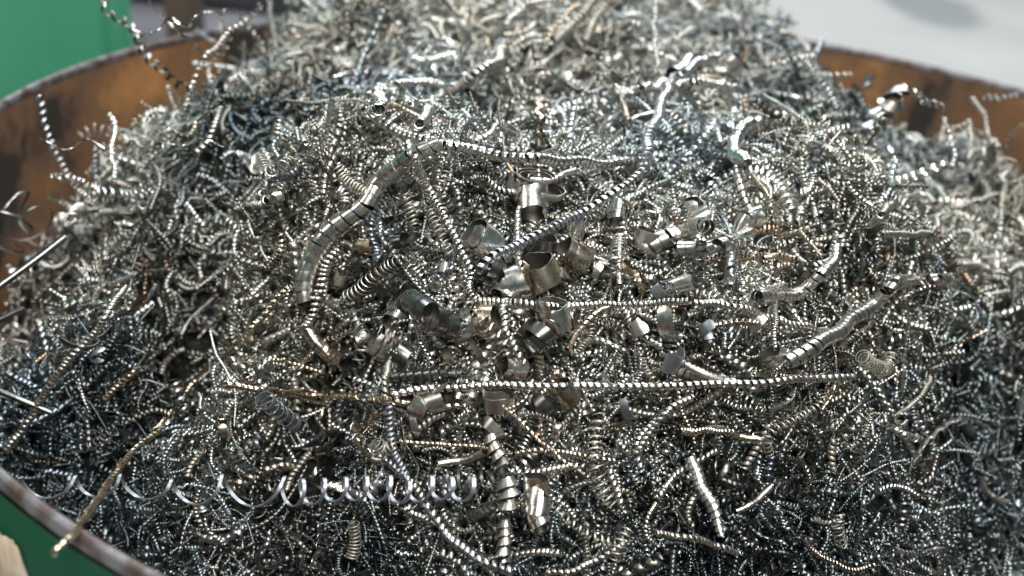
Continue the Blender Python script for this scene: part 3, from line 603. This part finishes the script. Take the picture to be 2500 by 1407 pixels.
# --- frizzy springs overhanging the wall
FZ = [((640,110),(600,60),(640,10),'steel'),((560,200),(520,150),(560,100),'gold'),((620,160),(580,190),(530,235),'silver'),((330,400),(300,330),(345,300),'steel'),((420,330),(380,360),(340,420),'matte'),
      ((520,270),(560,210),(600,180),'steel'),((250,470),(190,440),(140,430),'silver'),((480,300),(455,330),(400,310),'gold'),((690,70),(740,30),(770,-8),'silver'),((600,260),(650,200),(690,190),'matte'),
      ((1900,230),(1960,240),(2020,260),'silver'),((1980,300),(2040,280),(2100,285),'steel'),((2150,400),(2200,350),(2230,340),'steel'),((2060,350),(2110,390),(2170,410),'silver'),((2380,420),(2420,370),(2400,320),'steel'),
      ((2440,380),(2470,330),(2495,300),'steel'),((1850,120),(1900,90),(1890,60),'matte'),((1800,70),(1830,20),(1880,-8),'steel')]
for i_, (a_, b__, c_, mt_) in enumerate(FZ):
    ta, tc_ = hit(*a_), min(hit(*a_), hit(*c_)); ta -= .004
    coil([(*a_, ta), (*b__, ta-.006), (*c_, ta-.01)], rng.uniform(5, 9), rng.uniform(11, 17), mt_, f"frizzy {dict(silver='bright', steel='grey', gold='straw coloured', matte='dull')[mt_]} spring at the heap's edge, " + ['beside the long thin beaded strand at top left','under the wavy shiny ribbon','right of the bending beaded strand','behind the small square loop','below the small square loop','inside the bend of the beaded strand','over the dark gap at far left','at the foot of the bending beaded strand','poking out of the top edge at left','right of the bending beaded strand, lower','under the skyline strand at right','below the level blurred strand','left of the bent coil peak','under the cone tower','near the right edge below the rim','at the very right edge','against the white floor behind the dark coil','at the top edge by the white floor'][i_], 'O' if i_ % 2 else 'S', 0, 'frizzy springs along the edge of the heap', wf=.3 if i_ % 2 else .45, jit=.12)
# --- thick steel wires at the left wall
def rod(pts, r, mat, label):
    C, S = resample([unproj(*p) for p in pts], .004); T, A, B = frames(C); th = np.linspace(0, 2*math.pi, 14, endpoint=False)
    V = (C[:,None] + r*(A[:,None]*np.cos(th)[None,:,None] + B[:,None]*np.sin(th)[None,:,None])).reshape(-1, 3)
    m_ = len(C); i = np.arange(m_-1)[:,None]*14; k = np.arange(14)[None]; k2 = (k+1) % 14
    c = V.mean(0); o = mesh_obj('steel_wire', V-c, np.stack([i+k, i+k2, i+14+k2, i+14+k], -1).reshape(-1, 4), MAT[mat]); o.location = c
    tag(o, label, 'wire', 'steel wires beside the left wall')
rod([(160,578,.37),(80,640,.365),(-20,712,.36)], .0012, 'dark', 'thick steel wire at left, uppermost, behind the drooping coil')
rod([(60,752,.36),(-20,790,.358)], .0010, 'dark', 'short thick steel wire at left, middle one of three')
rod([(-20,948,.35),(60,980,.35),(125,1008,.352)], .0010, 'dark', 'thick steel wire at left above the near rim')
coil([(20,600,.41),(60,520,.415),(110,560,.41)], 62, 60, 'dark', 'large dark ring of ribbon deep beside the left wall', 'W', 0, None, name='ribbon_ring', wf=.12, seg=50)
# --- wide curls
curl(1300,488,34,58,92,'silver','drum shaped curl with a mirror streak above the centre',1.0)
curl(1262,455,20,30,70,'steel','small curl behind the drum shaped one',1.0)
curl(1340,470,36,14,80,'steel','thin upright ring right of the drum shaped curl',1.0, name='ribbon_ring')
curl(1310,432,38,9,85,'matte','flat arc of ribbon above the drum shaped curl',.9, name='ribbon_ring')
curl(1182,585,38,58,-38,'silver','broad tilted curl with a bright edge left of the centre',1.05, .004, start=.8)
curl(1140,590,18,12,20,'steel','little ring at the side of the broad tilted curl',1.1, name='ribbon_ring')
curl(1205,655,40,40,-20,'dark','large dull curl under the broad tilted one',1.0,.0)
curl(1322,600,30,38,75,'dark','upright small curl under the bluish coil',1.0)
curl(1406,560,20,48,78,'silver','bright upright curl right of the bluish coil',1.2)
curl(1400,625,34,46,-35,'copper','bronzed curl with a bright flank right of the centre',1.0,.002)
curl(1318,665,44,58,-70,'gold','big golden brown curl in the very centre',.9,.006, cone=.2, start=2.2)
curl(1355,690,40,34,-60,'copper','narrower golden brown curl under the big one',.8,.004, start=2.4)
curl(1262,690,38,46,15,'silver','creased bright curl left of the big golden one',.9,.004, start=1.0)
curl(1235,715,36,22,60,'steel','curl below the creased bright one',.9,.001)
curl(1012,745,40,36,62,'dark','dark broad band left of the dark wide tube',1.0,.003)
curl(965,772,26,26,60,'silver','bright curl at the left end of the dark wide tube',1.1,.002)
curl(1142,795,30,34,30,'silver','bright curl at the right end of the dark wide tube',1.0,.002)
curl(1190,785,36,36,2,'gold','warm bronze band in front of the brown zigzag spring',.95,.004, start=1.2)
curl(1352,775,38,60,-78,'silver','mirror bright curl hanging right of the lower centre',1.0,.007)
curl(1310,820,40,44,-55,'dark','wide dark green curl under the mirror bright one',.9,.002)
curl(1378,800,18,16,60,'gold','little golden hook beside the mirror bright curl',.8,.004)
curl(938,838,38,40,-25,'steel','broad curl with a glint right of the short brownish tube',.9,.003, start=1.0)
curl(880,830,30,30,30,'dark','dark curl between brownish tube and broad curl',.8,.0)
curl(985,870,26,38,-30,'dark','dull green brown curl above the dull grey tube',.8,.001)
curl(1012,992,28,44,-35,'silver','mirror bright curl below the left end of the very long spring',1.0,.003)
curl(1070,975,26,48,20,'steel','folded curl under the very long spring near its left end',.9,.003)
curl(1020,1030,32,18,10,'steel','shallow hoop below the mirror bright curl at lower left',.7,.0, name='ribbon_ring')
curl(1085,870,24,22,20,'gold','golden scoop of metal below the dark wide tube',.7,.003, start=2)
curl(1150,850,44,16,35,'steel','long curved band right of the golden scoop',.6,.003, start=3)
curl(1250,895,26,34,-15,'silver','bright ring at the foot of the upright beaded coil',1.1,.003)
curl(1380,960,28,42,-50,'copper','bronze curl crossing under the very long spring',1.0,.004)
curl(1330,985,30,30,40,'dark','dark curl left of the bronze one',.8,.0)
curl(1215,985,28,40,85,'steel','upright curl below the very long spring at the middle',1.2,.003, cone=.3)
curl(1200,1050,26,26,40,'steel','small torn curl above the torn funnel',.8,.002, cone=.5)
curl(1150,965,16,18,70,'steel','tooth like curl hanging under the very long spring',.8,.003)
curl(1120,968,15,16,70,'steel','second tooth like curl left of the first one',.8,.003)
curl(1640,770,54,36,4,'silver','shallow bright band right of the centre',.42,.004, start=1.1)
curl(1562,790,24,34,-55,'steel','leaf shaped twist left of the shallow bright band',.7,.005, cone=.5, start=1.2)
curl(1740,800,30,26,-60,'grey','grey leaf shaped chip right of the shallow bright band',.5,.004, start=1.4)
curl(1672,688,32,44,20,'silver','bright scoop above the shallow bright band',.6,.003, start=1.0)
curl(1612,700,36,28,40,'grey','blue grey sickle of metal left of the bright scoop',.5,.003, start=1.2)
curl(1540,655,22,12,60,'gold','thin yellowish ring right of the thin open arcs',1.1,.004, name='ribbon_ring')
curl(1562,690,24,12,20,'gold','second yellowish ring under the first',.9,.004, name='ribbon_ring')
curl(1585,680,14,10,80,'silver','small bright ring left of the grey sickle',1.0,.005, name='ribbon_ring')
curl(1690,508,28,36,8,'silver','bright band above the stubby wide tube',.8,.004, start=1.0)
curl(1710,545,26,40,30,'silver','large shiny ball like curl at the end of the stubby tube',1.2,.005, irregular=.15)
curl(1580,585,28,30,75,'steel','round curl at the left end of the stubby wide tube',1.2,.003)
curl(1815,548,22,30,60,'silver','shiny curl at the right end of the shiny stubby tube',1.2,.004, irregular=.15)
curl(1850,530,22,20,20,'silver','blurred shiny curl on the slope right of the stubby tubes',1.1,.004)
curl(1505,520,18,34,80,'silver','bright upright band above the thin open arcs',.9,.005)
curl(1535,978,44,22,14,'grey','flat grey sickle under the very long spring',.35,.006, start=1.3)
curl(1635,872,30,50,70,'grey','jagged grey foil at the head of the plump coil',.5,.006, start=1.1, irregular=.2)
curl(1890,870,26,22,-40,'steel','curl below the thin upright strand',1.0,.003)
curl(1860,790,28,22,-35,'steel','arched band left of the thin upright strand',.7,.004, start=.9)
curl(1310,1190,25,40,88,'silver','bright band at the top of a hanging curl right of the funnels',1.0,.008)
curl(1312,1235,27,42,80,'silver','wide bright hanging curl right of the upper funnels',1.1,.009)
curl(1315,1268,22,34,110,'silver','lowest bright piece of the hanging curl',.9,.009)
curl(1360,1045,26,16,-10,'silver','bright arc right of the slender golden strand',.5,.006, start=1.2)
curl(545,1045,20,20,10,'gold','warm bright scoop at the lower left',.8,.005, start=1)
curl(1200,175,20,24,60,'silver','small bright curl near the head of the thick climbing coil',1.2,.006)
curl(1225,120,16,22,20,'silver','small blurred bright curl high on the ridge',1.0,.006)
curl(1150,240,24,14,50,'dark','dark thin ring right of the thick climbing coil',1.0,.005, name='ribbon_ring')
curl(1385,195,24,22,-30,'steel','pale bent strip left of the gleaming tight coil',.6,.005, start=1)
curl(1495,325,28,10,0,'steel','round flat ring on the upper slope with a small spiral inside',1.0,.005, name='ribbon_ring', tilt=1.1)
curl(1497,320,14,8,0,'steel','small spiral inside the round flat ring',2.0,.006, name='ribbon_ring', tilt=1.1)
curl(1420,300,20,12,40,'steel','half ring left of the round flat ring',.8,.005, name='ribbon_ring')
curl(1790,150,18,22,30,'silver','blurred bright curl beside the crumpled one on the ridge',.9,.006)
curl(190,820,44,12,60,'dark','dark flat arc on the left flank',.45,.005, start=1)
curl(255,865,34,10,-60,'grey','grey flat arc below the dark one on the left flank',.5,.004, start=1)
curl(660,1360,26,12,0,'dark','dark ring at the bottom left of the heap',1.0,.008, name='ribbon_ring', tilt=1.1)
curl(20,860,26,8,0,'gold','pale yellow ring at the far left of the heap',1.0,.008, name='ribbon_ring', tilt=1.2)
curl(1465,660,22,18,-30,'steel','tipped curl between big golden curl and open arcs',.9,.003)
curl(1085,655,14,24,80,'grey','dull upright cap left of the large dull curl',.9,.003)
curl(975,590,18,26,10,'dark','dark olive curl under the big smooth tube',.9,.002)
curl(890,600,16,30,-10,'gold','olive yellow curl beside the big smooth tube',.9,.002)
curl(880,640,24,26,35,'dark','dark glassy curl inside the bend of the big smooth tube',.9,.002)
curl(940,700,30,24,40,'dark','dark leaf of metal left of the dark broad band',.5,.001, start=1.2)
curl(830,680,14,26,70,'matte','dull round cap right of the ribbed hugging coil',.9,.003)

# ------------------------------------------------------------------ more single coils, the largest of the loose ones
LM = [(770,640,'big smooth tube'),(1180,585,'broad tilted curl'),(1300,488,'drum shaped curl'),(1350,780,'mirror bright curl'),(1060,775,'dark wide tube'),
      (1700,600,'shiny stubby tube'),(2130,740,'long segmented tube'),(1500,945,'very long spring'),(1950,925,'end of the very long spring'),(1300,388,'crossing coil'),
      (960,205,'bright hook'),(1620,240,'steep bluish coil'),(1700,205,'gleaming tight coil'),(690,590,'curled shell'),(835,475,'round knob'),(160,540,'drooping tight coil'),
      (230,830,'long grey strand'),(500,920,'straw coloured strand'),(240,1218,'golden hanging strand'),(700,1020,'blue grey spring'),(790,1250,'tall bronze ribbon'),
      (960,1100,'grey hanging coil'),(1240,1300,'stacked funnels'),(1312,1235,'bright hanging curl'),(1450,1120,'tall beige spring'),(1730,1230,'tapering ribbed coil'),
      (2185,260,'cone tower'),(1850,330,'arching coil'),(2230,490,'bent coil at right'),(690,200,'long thin beaded strand'),(560,350,'long wavy ribbon'),
      (1890,790,'thin upright strand'),(2040,1290,'round beige spring'),(1535,978,'flat grey sickle'),(1860,90,'skyline strand'),(1200,150,'thick climbing coil'),(650,965,'yellowish twisted coil'),(2150,890,'fan of beige rings')]
WORD = dict(silver='bright', steel='grey', blue='bluish', gold='straw coloured', copper='brownish', dark='dark', matte='dull beige')
STY = dict(S='twisted coil', B='beaded coil', O='open spring', T='tight coil', C='ribbed coil')
rg = np.random.default_rng(42); used = {}
n_auto = 0; tries = 0; taken = []
while n_auto < 118 and tries < 4000:
    tries += 1
    px, py = rg.uniform(60, 2440), rg.uniform(60, 1360)
    # keep off the bare wall
    if (px < 480 and py < 520) or (px > 1900 and py < 420) or (px < 420 and py > 1000) or (px > 2150 and py < 560): continue
    if 760 < px < 1750 and 470 < py < 900 and rg.uniform() < .6: continue
    if any((px-a)**2+(py-b)**2 < 85**2 for a, b in taken): continue
    t0 = hit(px, py)
    if not .28 < t0 < .52: continue
    st = rg.choice(['S','B','O','T','C'], p=[.34,.3,.18,.1,.08])
    mt = rg.choice(['silver','steel','blue','gold','copper','dark','matte'], p=[.26,.33,.06,.11,.08,.04,.12])
    if st == 'O' and rg.uniform() < .7: mt = 'matte'
    Lp = rg.uniform(70, 210)*.33/t0; a = rg.uniform(0, math.pi); bend = rg.normal(0, .22)*Lp
    dx, dy = math.cos(a)*Lp/2, math.sin(a)*Lp/2*.8
    pts = [(px-dx, py-dy), (px-dx*.3-dy/Lp*bend, py-dy*.3+dx/Lp*bend), (px+dx*.4-dy/Lp*bend, py+dy*.4+dx/Lp*bend), (px+dx, py+dy)]
    r = rg.uniform(6, 10.5)*.33/t0; pit = r*rg.uniform(1.15, 1.7)
    best = None
    for x, y, nm in LM:
        d = math.hypot(px-x, py-y)
        if best is None or d < best[0]: best = (d, x, y, nm)
    d, x, y, nm = best
    vert = 'above' if py < y-25 else 'below' if py > y+25 else ''
    hor = 'left of' if px < x-25 else 'right of' if px > x+25 else ''
    rel = (vert+' and '+hor if vert and hor else vert or hor or 'touching')
    tone = 'long' if Lp > 150 else 'short' if Lp < 100 else 'middling'
    deg = math.degrees(a); lean = 'lying level' if deg < 20 or deg > 160 else 'lying steep' if 65 < deg < 115 else 'slanting down right' if deg < 90 else 'slanting down left'
    lab = f"{tone} {WORD[mt]} {STY[st]} {lean}, {rel} {'' if nm.startswith('end') else 'the '}{nm}"
    if len(lab.replace(',', '').split()) > 15: lab = lab.replace('slanting down', 'slanting').replace('lying ', '')
    if lab in used: continue
    used[lab] = 1; taken.append((px, py)); n_auto += 1
    coil(pts, (r*rg.uniform(.8,1.1), r, r*rg.uniform(.7,1.1)), pit, mt, lab, st, rg.uniform(-.001, .004), {'S':'loose twisted coils on the heap','B':'loose beaded coils on the heap','O':'loose open springs on the heap','T':'loose tight coils on the heap','C':'loose ribbed coils on the heap'}[st], hand=int(rg.choice([-1,1])), jit=.07, seg=12)
print('individual coils', len(NCOILS), tries)


DENS = 1.0
# ------------------------------------------------------------------ the tangle: tens of thousands of fine chips nobody could count
def template(kind, seg, cols, rg):
    r = rg.uniform(.00065, .00115)
    if kind == 0:      # beaded tight coil
        pitch = rg.uniform(.00095, .0015); L = rg.uniform(6, 13)*pitch; wd = pitch*rg.uniform(.55, .8); crown = .22
    elif kind == 1:    # thin open spring
        r *= rg.uniform(1.0, 1.5); pitch = rg.uniform(.0007, .0018); L = rg.uniform(6, 15)*pitch; wd = rg.uniform(.00026, .0004); crown = 0
    elif kind == 2:    # short fat curl
        r = rg.uniform(.001, .0024); pitch = rg.uniform(.0012, .002); L = rg.uniform(1, 2.4)*pitch; wd = rg.uniform(.0005, .0011); crown = .1
    elif kind == 4:    # long fine string
        r = rg.uniform(.0005, .0008); pitch = r*rg.uniform(1.3, 1.9); L = rg.uniform(.018, .032); wd = pitch*rg.uniform(.5, .75); crown = .2
    else:              # crumb
        r = rg.uniform(.0006, .0014); pitch = rg.uniform(.002, .005); L = rg.uniform(.5, .9)*pitch; wd = rg.uniform(.0004, .0009); crown = .12
    k = rg.uniform(-1, 1, 4)*L*.28
    u = np.linspace(-.5, .5, 5)
    P = np.stack([u*L, k[0]*(u*u*4) + k[1]*u*u*u*6, k[2]*(u*u*4) + k[3]*u*u*u*6], 1)
    V, Fc = helix(P, (r, r*rg.uniform(.6, 1.1)), pitch, wd, 0, seg, crown=crown, thin=True, jit=.1, cone=rg.uniform(-.4, .4), hand=rg.choice([-1, 1]), rg=rg)
    if cols == 1:
        m = len(V)//3; V = V.reshape(m, 3, 3)[:, [0, 2]].reshape(-1, 3)
        i = np.arange(m-1)*2; Fc = np.stack([i, i+1, i+3, i+2], 1)
    return V-V.mean(0), Fc
def frac_noise(x, y, s, seed):
    g = np.random.default_rng(seed); o = 0
    for q in range(5):
        a = g.uniform(0, 6.28); o = o + np.sin(s*(1+q*.35)*(x*math.cos(a)+y*math.sin(a))+g.uniform(0, 6.28))
    return o/5
PAL = np.array([(.65,.65,.59),(.55,.56,.49),(.45,.47,.41),(.76,.75,.71),(.57,.53,.45),(.62,.53,.42),(.47,.53,.56),(.32,.33,.31),(.62,.40,.27)])
PW = np.array([.22,.2,.15,.20,.06,.03,.07,.06,.006])
def scatter(name, count, seg, cols, region, size, seed, label, stand=False):
    rg = np.random.default_rng(seed)
    temps = [template(rg.choice(5, p=[.30,.29,.13,.13,.15] if size < 1.0 else [.36,.27,.20,.14,.03]), seg, cols, rg) for _ in range(90)]
    xy = rg.uniform(-(RD-.006), RD-.006, (count*34, 2)); xy = xy[(xy**2).sum(1) < (RD-.007)**2]
    z = h(xy[:,0], xy[:,1]); P = np.column_stack([xy, z]); dd = P-CP; dep = dd@fwd
    px = 1250+2750*(dd@rgt)/dep; py = 703.5-2750*(dd@upv)/dep
    inside = (px > -250) & (px < 2750) & (py > -250) & (py < 1650) & (dep > .15)
    Nz = hnorm(xy[:,0], xy[:,1])[:,2]
    keep = (rg.uniform(size=len(P)) < .34/np.clip(Nz, .34, 1)) & region(dep) & (inside | (rg.uniform(size=len(P)) < .3))
    P = P[keep][:count]; n_ = len(P)
    N = hnorm(P[:,0], P[:,1])
    v = rg.normal(size=(n_, 3)); v -= N*(v*N).sum(1)[:,None]; v /= np.linalg.norm(v, axis=1)[:,None]
    v = v + N*rg.normal(0, .32, n_)[:,None]; v /= np.linalg.norm(v, axis=1)[:,None]
    b1 = np.cross(N, v); b1 /= np.linalg.norm(b1, axis=1)[:,None]; b2 = np.cross(v, b1)
    off = rg.uniform(-.0085, .0022, n_) + np.where(rg.uniform(size=n_) < .03, .003, 0)
    front = np.clip((.36-np.einsum('ij,j->i', P-CP, fwd))/.05, .75, 1)
    off = off - .016*front*(1+1.1*np.clip((-.012-P[:,2])/.03, 0, 1))*np.clip(frac_noise(P[:,0], P[:,1], 110, 77)-.12, 0, .6)*(rg.uniform(size=n_) > .12)
    C = P + N*off[:,None]
    # chips have slid off whatever big piece lies on top of them
    dC = C-CP; dp = dC@fwd; qx = dC@rgt/dp; qy = dC@upv/dp; gone = np.zeros(n_, bool)
    for (hc, hr) in SPOTS:
        d_ = np.array(hc)-CP; hd = d_@fwd; k_ = (hr+.0030)/hd
        gone |= ((qx-d_@rgt/hd)**2+(qy-d_@upv/hd)**2 < k_*k_) & (dp < hd+.003) & (dp > hd-.06)
    gone &= rg.uniform(size=n_) > .04
    sel = ~gone; P, N, v, b1, b2, C = P[sel], N[sel], v[sel], b1[sel], b2[sel], C[sel]; n_ = len(P)
    s = size*np.exp(rg.normal(0, .3, n_))*(1+.25*frac_noise(C[:,0], C[:,1], 50, 31))
    if stand: v = v*.55+N*rg.uniform(.3, 1.1, n_)[:,None]; v /= np.linalg.norm(v, axis=1)[:,None]; b1 = np.cross(N, v); b1 /= np.linalg.norm(b1, axis=1)[:,None]; b2 = np.cross(v, b1); C = C+N*.003
    # clumps of one kind of chip lie together: tint by place as well as by chip
    base = PAL[rg.choice(len(PAL), n_, p=PW/PW.sum())]
    nb = frac_noise(C[:,0], C[:,1], 38, 5)[:,None]
    tint = base*(1+.25*nb) * np.exp(rg.normal(0, .22, n_))[:,None]
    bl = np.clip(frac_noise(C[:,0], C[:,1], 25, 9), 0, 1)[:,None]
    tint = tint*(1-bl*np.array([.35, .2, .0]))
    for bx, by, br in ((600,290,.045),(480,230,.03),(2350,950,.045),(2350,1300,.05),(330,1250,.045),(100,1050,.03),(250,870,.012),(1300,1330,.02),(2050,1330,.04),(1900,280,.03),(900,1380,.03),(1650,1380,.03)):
        bc = unproj(bx, by, hit(bx, by)); tint = tint*(1-np.exp(-((C-bc)**2).sum(1)/br**2)[:,None]*np.array([.60, .52, .46]))   # chips tinted darker and slightly bluer around set spots
    oil = np.clip(frac_noise(C[:,0], C[:,1], 60, 41)*1.6+.1, 0, 1)[:,None]   # oily dark patches
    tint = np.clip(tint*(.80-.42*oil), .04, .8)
    # chips of one sort lie in nests: pick the template by place
    fld = (frac_noise(C[:,0], C[:,1], 75, 21+seed)*.9 + rg.normal(0, .22, n_)); rk = np.argsort(np.argsort(fld))/n_
    ti = np.clip((rk*len(temps)).astype(int), 0, len(temps)-1)
    VV, FF, CC = [], [], []; base_i = 0
    for t in range(len(temps)):
        ids = np.nonzero(ti == t)[0]
        if not len(ids): continue
        V, Fc = temps[t]
        Rm = np.stack([v[ids], b1[ids], b2[ids]], 1)*s[ids,None,None]
        W = np.einsum('vk,nkj->nvj', V, Rm) + C[ids][:,None]
        m_ = len(V); VV.append(W.reshape(-1, 3)); CC.append(np.repeat(tint[ids], m_, 0))
        FF.append((Fc[None] + (base_i + np.arange(len(ids))*m_)[:,None,None]).reshape(-1, 4)); base_i += m_*len(ids)
    VV = np.vstack(VV); FF = np.vstack(FF); CC = np.vstack(CC)
    o = mesh_obj(name, VV, FF, M_TANGLE)
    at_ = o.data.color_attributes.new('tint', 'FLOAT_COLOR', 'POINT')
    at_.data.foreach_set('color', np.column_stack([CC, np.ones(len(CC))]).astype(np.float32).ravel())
    tag(o, label, 'metal swarf', kind='stuff')
    print(name, n_, len(FF))
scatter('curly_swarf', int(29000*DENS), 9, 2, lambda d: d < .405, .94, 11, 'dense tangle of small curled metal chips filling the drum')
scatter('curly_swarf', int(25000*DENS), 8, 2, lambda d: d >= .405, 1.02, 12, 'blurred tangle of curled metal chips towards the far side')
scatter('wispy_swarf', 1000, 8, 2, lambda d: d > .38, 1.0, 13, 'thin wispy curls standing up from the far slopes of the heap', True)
